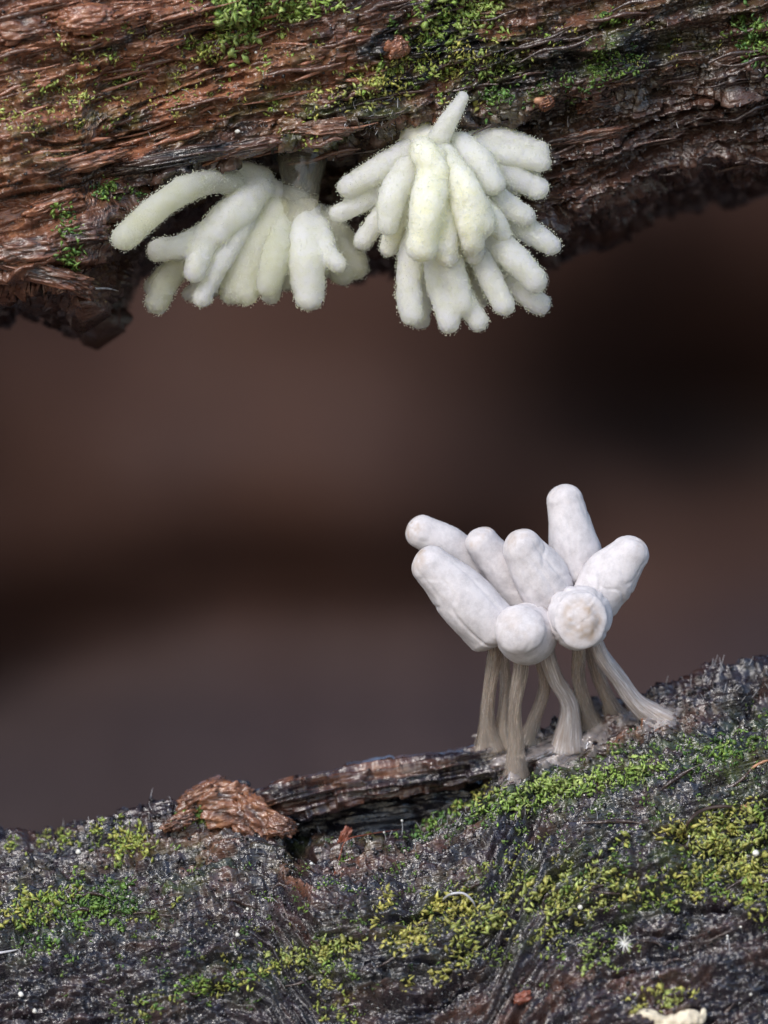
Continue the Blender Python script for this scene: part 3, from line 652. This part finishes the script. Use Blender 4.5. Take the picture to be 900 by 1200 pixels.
# right: a dense whitish rosette of fingers
rootR = empty('slime_mould', P(490, 150, .3))
tag(rootR, 'milky white branching slime mould, a dense rosette of blunt fingers on a yellowish stump', 'slime mould', 'branching slime moulds hanging under the log')
finger(rootR, [P(490, 128, .6), P(492, 158, .35), P(505, 185, .1)], [.30, .30, .33], M['slimeY'], 500, 'stem', fz=False)
finger(rootR, [P(512, 185, .25), P(520, 225, .2), P(524, 270, .2)], [.36, .46, .40], M['slimeY'], 505, 'body', fz=True)
fspec([
    ('slimeR', [(505, 178), (522, 148), (543, 114)], [-.2, -.4, -.45], [14, 12, 7]),
    ('slimeR', [(540, 165), (585, 165), (632, 178)], [.1, .0, .0], [16, 16, 13]),
    ('slimeR', [(545, 172), (590, 182), (635, 190)], [.0, -.05, -.05], [16, 15, 12]),
    ('slimeR', [(555, 190), (595, 205), (630, 222)], [.05, .0, .0], [17, 17, 14]),
    ('slimeR', [(560, 205), (600, 215), (622, 205)], [.2, .2, .2], [15, 15, 13]),
    ('slimeR', [(560, 225), (590, 240), (615, 252)], [-.1, -.15, -.15], [17, 16, 13]),
    ('slimeR', [(575, 248), (615, 268), (646, 288)], [.1, .05, .05], [14, 14, 12]),
    ('slimeR', [(560, 265), (598, 298), (626, 326)], [-.1, -.2, -.2], [18, 18, 16]),
    ('slimeR', [(580, 300), (612, 340), (632, 357)], [.15, .1, .1], [14, 14, 13]),
    ('slimeR', [(555, 280), (572, 320), (590, 358)], [-.15, -.2, -.2], [15, 14, 12]),
    ('slimeR', [(485, 275), (480, 325), (482, 368)], [-.1, -.1, -.1], [15, 16, 15]),
    ('slimeR', [(496, 290), (496, 340), (492, 374)], [.2, .2, .2], [14, 13, 11]),
    ('slimeR', [(508, 275), (516, 330), (527, 376)], [-.15, -.2, -.2], [15, 16, 14]),
    ('slimeR', [(520, 290), (538, 340), (560, 376)], [-.1, -.15, -.15], [14, 14, 12.5]),
    ('slimeR', [(522, 275), (528, 315), (540, 355)], [-.3, -.3, -.25], [17, 17, 14]),
    ('slimeL', [(548, 290), (556, 325), (560, 352)], [.3, .3, .3], [13, 13, 12]),
    ('slimeR', [(480, 180), (440, 202), (407, 220)], [.0, -.1, -.1], [17, 16, 13]),
    ('slimeR', [(472, 205), (430, 232), (398, 250)], [.1, .05, .05], [14, 13.5, 12]),
    ('slimeR', [(470, 225), (445, 255), (425, 282)], [.1, .05, .05], [13, 13, 11.5]),
    ('slimeR', [(478, 200), (460, 232), (455, 262)], [-.3, -.45, -.4], [17, 18, 14]),
    ('slimeY', [(508, 190), (502, 240), (494, 288)], [-.45, -.75, -.7], [18, 21, 19]),
    ('slimeR', [(495, 175), (500, 182), (516, 205)], [-.3, -.55, -.6], [15, 17, 15]),
    ('slimeY', [(520, 185), (545, 225), (562, 262)], [-.35, -.6, -.55], [18, 20, 17]),
    ('slimeY', [(530, 215), (548, 250), (554, 282)], [-.4, -.6, -.55], [18, 19, 15]),
    ('slimeR', [(540, 170), (562, 190), (578, 215)], [-.2, -.35, -.4], [16, 17, 14]),
    ('slimeY', [(475, 250), (462, 275), (456, 290)], [-.1, -.1, -.05], [14, 13, 11]),
    ('slimeY', [(560, 240), (578, 260), (588, 276)], [-.25, -.3, -.25], [15, 15, 12]),
    ('slimeY', [(515, 240), (520, 275), (524, 300)], [-.5, -.55, -.5], [18, 18, 14]),
    ('slimeY', [(545, 262), (552, 285), (556, 298)], [-.3, -.35, -.3], [14, 13, 11]),
], rootR, 600, .05, [(1, 2), (3, 4), (5, 6), (7, 8), (10, 11), (12, 13, 14), (16, 17), (20, 21, 27), (22, 23), (18, 19)])

# ------------------------------------------------------------------ stalked white fruiting bodies on the lower log
def foot(px, py, bvhs=(BS, BL)):
    best = None
    for b in bvhs:
        p, n = hit(b, px, py)
        if p is not None and (best is None or p[1] < best[1]): best = p
    return best if best is not None else P(px, py, 1.3)
def head(root, pts, radii, seed, capb=.95, capa=.55, tan_=0., dimple=0.):
    V, F, t, th, m_, sg = tube(pts, radii, 88, 64, capa, capb, 18)
    Nv = normals(V, m_, sg); r = np.mean(radii); q_ = V/r
    g = n3(q_*.8+seed*5.1, seed)+.22*n3(q_*2.0+seed, seed+1)
    cre = np.abs(n3(np.stack([np.cos(th)*1.5, np.sin(th)*1.5, t*1.6], -1)+seed*2.3, seed+2))
    cr = np.clip(1-cre*7, 0, 1)
    fine = n3(q_*6+seed, seed+4)+.6*n3(q_*13+seed, seed+5)
    d_ = .09*g-.11*cr*np.clip(1.05-t, 0, 1)+.008*fine-.05*np.clip(1-8*np.abs(n3(q_*.9+seed*4.4, seed+12)), 0, 1)*np.clip(n3(q_*1.1+seed, seed+13)+.3, 0, 1)
    tip = np.clip((t-(.86 if not dimple else .70))/(.14 if not dimple else .30), 0, 1)
    if dimple: d_ = d_-dimple*sm(.35, .75, tip)*(1+.2*n3(q_*3, seed+6))+.05*np.exp(-((tip-.32)/.12)**2)
    V = V+Nv*(r*d_)[:, None]
    sp = n3(q_*2.2+seed*9, seed+8); sp2 = n3(q_*7+seed*9, seed+9)
    st = np.clip(tan_*tip*(sp*1.2+sp2*.8+.2), 0, .8) if not dimple else .75*sm(.42, .7, tip)*np.clip(.55+.5*sp2+.3*sp, 0, 1)+.30*np.clip(cr, 0, 1)*np.clip(sp2+.2, 0, 1)*.5+.45*np.clip(sp2-.4, 0, 1)*np.clip(sp+.3, 0, 1)+.35*np.clip(.12-t, 0, .12)*6
    o = mesh('head', V, F, M['head'], cols=np.stack([np.clip(st, 0, 1), 0*st, 0*st], -1)); under(o, root); return o
def stalk(root, pts, radii, m, seed, flare):
    V, F, t, th, m_, sg = tube(pts, radii, 40, 56, .3, .3, 4)
    Nv = normals(V, m_, sg)
    V = V+Nv*(np.mean(radii[:3])*(.20*n3(np.stack([np.cos(th)*1.6, np.sin(th)*1.6, t*4.5], -1)+seed, seed)+.07*n3(np.stack([np.cos(th)*6, np.sin(th)*6, t*3], -1), seed+1)))[:, None]
    # the foot spreads into uneven roots
    k = np.clip((t-.72)/.28, 0, 1)**1.6
    lob = 1+k*flare*(.5+.6*n3(np.stack([np.cos(th)*1.6, np.sin(th)*1.6, 0*t], -1)+seed*3, seed+2))
    c = spline(pts, 200); ci = c[np.clip((t*199).astype(int), 0, 199)]
    V[:, 0] = ci[:, 0]+(V[:, 0]-ci[:, 0])*lob; V[:, 1] = ci[:, 1]+(V[:, 1]-ci[:, 1])*lob
    cols = np.stack([np.cos(th)*.5+.5, np.sin(th)*.5+.5, t], -1)
    o = mesh('stalk', V, F, M[m], cols=cols); under(o, root); return o
GRP = 'white stalked fruiting bodies clustered on the lower log'
bodies = [ # label, head px path, Y path, radii, stalk px path (head end to foot), Y top, radii, material, seed, tan, dimple
 ('small white head peeping out behind the long left-leaning head', [(566, 668), (530, 642), (494, 623)], [.75, .62, .5], [22, 22, 20], [(568, 672), (585, 740), (592, 800), (588, 850), (590, 872)], .75, [6, 7, 7, 8, 12], 'stalkB', 11, .9, 0),
 ('longest fat white head leaning far out over the notch', [(577, 738), (545, 702), (505, 662)], [.12, .05, -.05], [33, 34.5, 24], [(580, 735), (580, 765), (573, 810), (571, 845), (574, 872)], .3, [8, 9, 8, 9, 16], 'stalkB', 12, .5, 0),
 ('short white head with greyish flank wedged behind the central head', [(612, 700), (590, 668), (565, 637)], [.55, .45, .35], [24, 24, 20], [(618, 705), (632, 770), (638, 805), (626, 845), (620, 865)], .65, [6, 7, 7, 8, 13], 'stalkB', 13, .7, 0),
 ('stubby central white head tilting left between the others', [(644, 700), (632, 675), (613, 644)], [.3, .15, .0], [31, 33, 25], [(645, 705), (640, 755), (650, 793), (667, 827), (663, 874)], .3, [7.5, 9, 9.5, 10.5, 16], 'stalkW', 14, .4, 0),
 ('tall upright white head, highest of the cluster', [(676, 672), (671, 632), (662, 588)], [.55, .5, .45], [29, 30, 21], [(680, 690), (690, 750), (700, 790), (714, 822), (722, 836)], .65, [6, 8, 8, 9, 13], 'stalkB', 15, .2, 0),
 ('broad white head leaning right over the thick silvery stalk', [(698, 702), (714, 676), (737, 648)], [.25, .2, .12], [30, 31, 22], [(690, 720), (703, 765), (727, 798), (748, 825), (775, 842)], .35, [8, 10, 10.5, 11.5, 16], 'stalkW', 16, .3, 0),
 ('round white head seen end on with a pointed cap and blue grey flank', [(622, 742), (618, 744), (612, 738)], [.25, .0, -.25], [33, 35.5, 30], [(612, 752), (610, 785), (603, 830), (604, 870), (603, 908)], .1, [7, 8.5, 8, 9, 14], 'stalkB', 17, .25, 0),
 ('round white head seen end on with a wrinkled brown dimple', [(676, 720), (679, 724), (681, 726)], [.15, -.1, -.35], [36, 38, 31], [(678, 735), (678, 770), (678, 795), (686, 826), (694, 846)], .05, [7, 8, 8, 9, 13], 'stalkB', 18, 1.6, .16),
]
for lab, hp, hy, hr, spx, yt, sr, sm_, sd, tn, dm in bodies:
    f = foot(*spx[-1]); f = f+np.array([0, .04, -.04])
    root = empty('fruiting_body', f); tag(root, lab, 'slime mould', GRP)
    head(root, [P(a_, b_, y_) for (a_, b_), y_ in zip(hp, hy)], [r/100 for r in hr], sd, tan_=tn, dimple=dm, capb=.72 if sd in (17, 18) else .95)
    n_ = len(spx)
    sp_ = [P(a_, b_, yt+(f[1]-yt)*(k/(n_-1))) for k, (a_, b_) in enumerate(spx[:-1])]+[f]
    so = stalk(root, sp_, [r/100 for r in sr], sm_, sd*3, .6)
    for k in range(4):                          # slimy roots creeping from the foot over the wood
        an = random.uniform(-.5, math.pi+.5); ln = random.uniform(12, 26); cur = []
        for u in (0, .35, .7, 1):
            a_, b_ = spx[-1][0]+math.cos(an)*ln*u, spx[-1][1]-4+math.sin(an)*ln*.55*u-4*(1-u)
            cur.append(foot(a_, b_)+np.array([0, -.01, .02*(1-u)]))
        if max(np.linalg.norm(np.diff(np.array(cur), axis=0), axis=1)) > .3: continue
        V, F, t, th, m_, sg = tube(cur, [.07, .045, .03, .008], 16, 24, ncap=3)
        V = V+normals(V, m_, sg)*(.012*n3(V*12, k))[:, None]
        under(mesh('root_strand', V, F, M['film']), root)

# slimy film spread over the wood at the stalk feet
def film(name, label, poly, seed, th_=.035):
    poly = np.array(poly, float); x0, y0 = poly.min(0)-4; x1, y1 = poly.max(0)+4
    gx = np.arange(x0, x1, 2.0); gy = np.arange(y0, y1, 2.0); GX, GY = np.meshgrid(gx, gy)
    ins = np.zeros(GX.shape, bool); dist = np.full(GX.shape, 1e9)
    for (ax, ay), (bx, by) in zip(poly, np.roll(poly, -1, 0)):
        c_ = ((ay > GY) != (by > GY)) & (GX < (bx-ax)*(GY-ay)/(by-ay+1e-9)+ax); ins ^= c_
        tt = np.clip(((GX-ax)*(bx-ax)+(GY-ay)*(by-ay))/((bx-ax)**2+(by-ay)**2), 0, 1)
        dist = np.minimum(dist, np.hypot(GX-ax-tt*(bx-ax), GY-ay-tt*(by-ay)))
    sd_ = np.where(ins, dist, -dist)+4*n2(GX*.08, GY*.08, seed)
    V = np.zeros(GX.shape+(3,)); ok = np.zeros(GX.shape, bool)
    for i in range(GX.shape[0]):
        for j in range(GX.shape[1]):
            if sd_[i, j] < -5: continue
            b_ = None
            for bv in (BL, BS):
                p, n = hit(bv, GX[i, j], GY[i, j])
                if p is not None and p[1] < 2.4 and (b_ is None or p[1] < b_[0][1]): b_ = (p, n)
            if b_ is None: continue
            nn_ = b_[1]*.5+np.array([0, -.6, .5]); nn_ /= np.linalg.norm(nn_)
            V[i, j] = b_[0]+nn_*(th_*min(1, max(-1, sd_[i, j]/8))+.012*float(n2(np.array([GX[i, j]*.13]), np.array([GY[i, j]*.3]), seed+1)[0])); ok[i, j] = True
    for _ in range(3):                           # surface tension: even out the film
        A_ = np.zeros_like(V); c_ = np.zeros(ok.shape)
        for di, dj in ((0, 0), (1, 0), (-1, 0), (0, 1), (0, -1)):
            o_ = np.roll(ok, (di, dj), (0, 1)); v_ = np.roll(V, (di, dj), (0, 1)); near = o_ & (np.abs(v_[..., 1]-V[..., 1]) < .2)
            A_ += v_*near[..., None]; c_ += near
        V = np.where((ok & (c_ > 0))[..., None], A_/np.maximum(c_, 1)[..., None], V)
    idx = -np.ones(GX.shape, int); idx[ok] = np.arange(ok.sum())
    Vs = vs = V[ok]; F = []
    for i in range(GX.shape[0]-1):
        for j in range(GX.shape[1]-1):
            q4 = [idx[i, j], idx[i, j+1], idx[i+1, j+1], idx[i+1, j]]
            if min(q4) >= 0 and np.ptp(vs[q4][:, 1]) < .35: F.append(q4)
    o = mesh(name, vs, F, M['film'])
    return tag(o, label, 'film')
film('slimy_film', 'glossy translucent film spread round the stalk feet', [(560, 862), (590, 868), (612, 878), (640, 862), (660, 848), (700, 838), (714, 848), (716, 866), (690, 890), (640, 900), (612, 914), (588, 926), (586, 904), (560, 886)], 3, .06)
film('slimy_film', 'small pale film at the foot of the thick silvery stalk', [(720, 838), (760, 826), (800, 832), (790, 850), (750, 860), (724, 856)], 8, .05)

# ------------------------------------------------------------------ small loose things
def thread(name, label, cat, pts, r, m, group=None, taper=.3):
    V, F, *_ = tube(pts, [r]*(len(pts)-1)+[r*taper], 8, 40, ncap=3)
    return tag(mesh(name, V, F, M[m]), label, cat, group)
def thr(name, label, cat, bvh, pxs, r, m, lift=.03, **k):
    pts = []
    for a_, b_, *l in pxs:
        p, n = hit(bvh, a_, b_)
        if p is None: p, n = P(a_, b_, 1.), np.array([0, -1, 0])
        pts.append((p, a_, b_, l[0] if l else lift))
    n_ = len(pts); ya, yb = pts[0][0][1], pts[-1][0][1]
    pts = [P(a_, b_, min(ya+(yb-ya)*k_/(n_-1), p[1])-l) for k_, (p, a_, b_, l) in enumerate(pts)]
    return thread(name, label, cat, pts, r, m, **k)
thr('curved_hair', 'silvery curved hair arching over yellow moss on the lower log', 'hair', BL, [(517, 1056), (528, 1048, .12), (543, 1047, .15), (553, 1055, .1), (558, 1064)], .014, 'hair')
thr('stray_hair', 'pale stray hair sticking out below the ragged end of the overhanging log', 'hair', BU, [(100, 337), (112, 338, .1), (126, 338, .1), (139, 341, .1)], .012, 'hair')
thr('curved_rootlet', 'dark rootlet curling over moss at the right of the lower log', 'rootlet', BL, [(800, 985), (808, 962, .06), (825, 949, .08), (850, 945, .08), (872, 950, .05)], .022, 'twig')
thr('tan_rootlet', 'tan rootlet forked above the mossy right end of the lower log', 'rootlet', BL, [(872, 912), (882, 900, .05), (894, 893, .06), (906, 890, .03)], .016, 'tan')
thr('red_thread', 'thin red brown thread looping from the notch of the lower log', 'thread', BL, [(392, 1024), (398, 1004), (406, 985, .05), (430, 978, .05), (470, 972)], .009, 'red')
thr('pale_streak', 'pale fibre lying on wet wood at the left of the lower log', 'fibre', BL, [(-4, 1117), (10, 1115), (24, 1112)], .014, 'hair')
thr('pale_thread', 'pale thread lying beside the orange torn wood', 'fibre', BL, [(322, 962, .1), (335, 965, .1), (350, 966, .08)], .018, 'hair')
# star-shaped white crystal tuft
p, n = on(BL, 730, 1103, .05); root = empty('star_tuft', p); tag(root, 'white star-shaped tuft of needles on the lower log', 'needle star')
for k in range(11):
    an = k*2*math.pi/11+random.uniform(-.2, .2); ln = random.uniform(.07, .15); e_ = p+np.array([math.cos(an)*ln, random.uniform(-.08, .0), math.sin(an)*ln])
    V, F, *_ = tube([p, (p+e_)/2, e_], [.011, .008, .003], 6, 6, ncap=2); under(mesh('needle', V, F, M['pale']), root)
# cream splinter at the bottom edge
p, n = on(BL, 780, 1190, .06)
V, F, t, th, m_, sg = tube([p+np.array(v) for v in ((-.42, 0, .03), (-.25, -.05, .07), (-.02, -.03, -.05), (.18, -.04, .0), (.38, 0, .02), (.42, 0, .10))], [.03, .07, .10, .10, .07, .02], 24, 60)
V = V+normals(V, m_, sg)*(.035*n3(V*np.array([4, 12, 12]), 4)+.02*n3(V*20, 5))[:, None]
tag(mesh('cream_splinter', V, F, M['cream']), 'cream coloured torn splinter lying on the lower log', 'splinter')
def pebble(name, label, cat, bvh, px, py, r, m, sq=(1, .8, .7), group=None, jit=.15, lift=.35):
    p, n = hit(bvh, px, py)
    if p is None: return
    V = ICO2*(1+jit*n3(ICO2*2+px, 3)[:, None])*np.array(sq)*r; V = V+p+n*r*lift
    return tag(mesh(name, V, ICO2F, M[m]), label, cat, group)
def flake(name, label, bvh, px, py, size, rot, m, seed):
    p, n = hit(bvh, px, py)
    while p is None or p[1] > 2.5: py += 2; p, n = hit(bvh, px, py)
    return tag(chunk(name, None, p+n*.02, size, rot, M[m], seed, amp=.3, fibre=.7), label, 'flake')
flake('red_flake', 'rusty red flake near the cream splinter', BL, 611, 1168, (.09, .04, .06), .4, 'red', 201)
flake('red_flake', 'reddish pointed flake standing at the rim of the notch', BL, 404, 968, (.12, .06, .05), 1.1, 'red', 202)
flake('orange_flake', 'orange flake at the end of the dark curling rootlet', BL, 873, 946, (.07, .03, .05), .3, 'tan', 203)
pebble('tan_grain', 'pinkish tan grain under the moss beside the top finger of the rosette', 'grain', BU, 631, 118, .06, 'tan')
pebble('pale_grain', 'pale oval grain lying on dark wood above the rosette', 'grain', BU, 605, 67, .05, 'pale', (.7, .7, 1))
pebble('pale_grain', 'pale round grain in the black patch beside the jelly stem', 'grain', BU, 279, 155, .035, 'pale')
pebble('pink_grain', 'pinkish grain set in rusty fibres at the left of the overhanging log', 'grain', BU, 57, 185, .07, 'tan')
GD = 'white dew drops on the lower log'
for px, py, r, where in [(680, 1062, .05, 'among yellow moss above the needle star'), (886, 1000, .06, 'on moss below the dark curling rootlet'), (868, 1086, .03, 'under the yellow green moss clumps'), (755, 1000, .02, 'on bare wood left of the curling rootlet'), (690, 1008, .025, 'between the green band and the yellow moss'),
        (290, 1065, .03, 'on bare black wood above the yellowish moss line'), (330, 1140, .03, 'just below the yellowish moss line'), (745, 1165, .04, 'right above the cream splinter'), (770, 1140, .035, 'between the needle star and the cream splinter'), (880, 1165, .03, 'right of the cream splinter'),
        (92, 998, .05, 'by the moss left of the torn wood'), (365, 1012, .035, 'beside the red brown thread'), (278, 1095, .045, 'left of the yellowish moss line'), (24, 1165, .05, 'below the pale fibre, upper of a pair'), (40, 1185, .05, 'below the pale fibre, lower of a pair')]:
    pebble('dew_drop', 'whitish dew drop '+where, 'dew drop', BL, px, py, r*.62, 'pale', (1, .8, 1), GD, jit=.25)
GU = 'white dew drops on the overhanging log'
for px, py, r, where in [(645, 145, .03, 'just right of the rosette of fingers'), (660, 200, .03, 'near the right fingertips of the rosette'), (665, 175, .025, 'midway up the dark wood beside the rosette'), (795, 200, .045, 'on the lower rim of the overhanging log'), (700, 150, .02, 'on fine dark grain right of the rosette'),
        (650, 190, .02, 'close against the right fingers of the rosette'), (862, 155, .02, 'on dark grain below the dull green moss'), (230, 80, .04, 'on rusty wood below the bright moss tuft'), (30, 165, .03, 'on rusty fibres near the pinkish grain'), (300, 62, .025, 'on rusty wood right of the bright moss tuft')]:
    pebble('dew_drop', 'whitish dew drop '+where, 'dew drop', BU, px, py, r*.7, 'pale', (1, .8, 1), GU, jit=.25)
# pinhead moulds: hair-thin stalks with a bead on top
GP = 'pinhead moulds standing on the lower log'
for k, (px, py, h, lx, where) in enumerate([(471, 962, .17, .0, 'on the rim of the notch, taller of two'), (452, 985, .1, -.02, 'below the rim of the notch, shorter of two'), (855, 1115, .18, -.03, 'under the yellow green moss, taller of a pair'), (849, 1112, .12, .03, 'under the yellow green moss, shorter of a pair'), (282, 962, .18, .03, 'at the orange torn wood'),
        (760, 1000, .1, .0, 'left of the dark curling rootlet'), (630, 1010, .12, .02, 'between the green band and yellow granules'), (300, 1000, .1, .0, 'below the orange torn wood'), (805, 990, .1, .02, 'at the foot of the curling rootlet'), (700, 960, .12, -.02, 'just below the green moss band')]):
    p, n = on(BL, px, py)
    if p is None: continue
    root = empty('pinhead_mould', p); tag(root, 'hair-thin white pinhead mould '+where, 'mould', GP)
    e_ = p+np.array([lx, -.06, h]); V, F, *_ = tube([p, (p+e_)/2+np.array([.008, 0, 0]), e_], [.005, .004, .004], 6, 8, ncap=2); under(mesh('stalk', V, F, M['hair']), root)
    under(mesh('bead', ICO2*.015+e_, ICO2F, M['pale']), root)
# fine upright fungal hairs along the edges
def hairs(label, bvh, specs):
    Vs, Fs, off = [], [], 0
    for px, py, sx, sy, n, ln, up in specs:
        for _ in range(n):
            p, nn_ = hit(bvh, px+random.gauss(0, sx), py+random.gauss(0, sy))
            if p is None or p[1] > 3: continue
            dv = np.array([random.gauss(0, .35), -.3+random.gauss(0, .2), up+random.gauss(0, .25)])+nn_*.4; dv /= np.linalg.norm(dv); l = ln*random.uniform(.4, 1.2)
            V, F, *_ = tube([p, p+dv*l*.5+rng.normal(size=3)*l*.05, p+dv*l], [.0045, .0035, .002], 4, 5, ncap=2)
            Vs.append(V); Fs.append(F+off); off += len(V)
    return tag(mesh('fungal_hairs', np.concatenate(Vs), np.concatenate(Fs), M['hair']), label, 'hairs', kind='stuff')
hairs('fine white hairs bristling from the crest of the lower log', BL, [(850, 800, 60, 12, 60, .14, 1), (250, 960, 200, 14, 70, .12, 1), (690, 960, 120, 50, 25, .08, 1), (480, 965, 60, 10, 30, .12, 1), (400, 1050, 250, 70, 30, .09, .7)])
hairs('fine white hairs bristling from the overhang between the two slime moulds', BU, [(435, 150, 24, 6, 40, .10, -.3), (440, 128, 26, 10, 24, .09, .6), (760, 170, 90, 30, 30, .14, 0), (300, 150, 60, 20, 25, .1, 0), (160, 120, 120, 60, 50, .09, .4)])
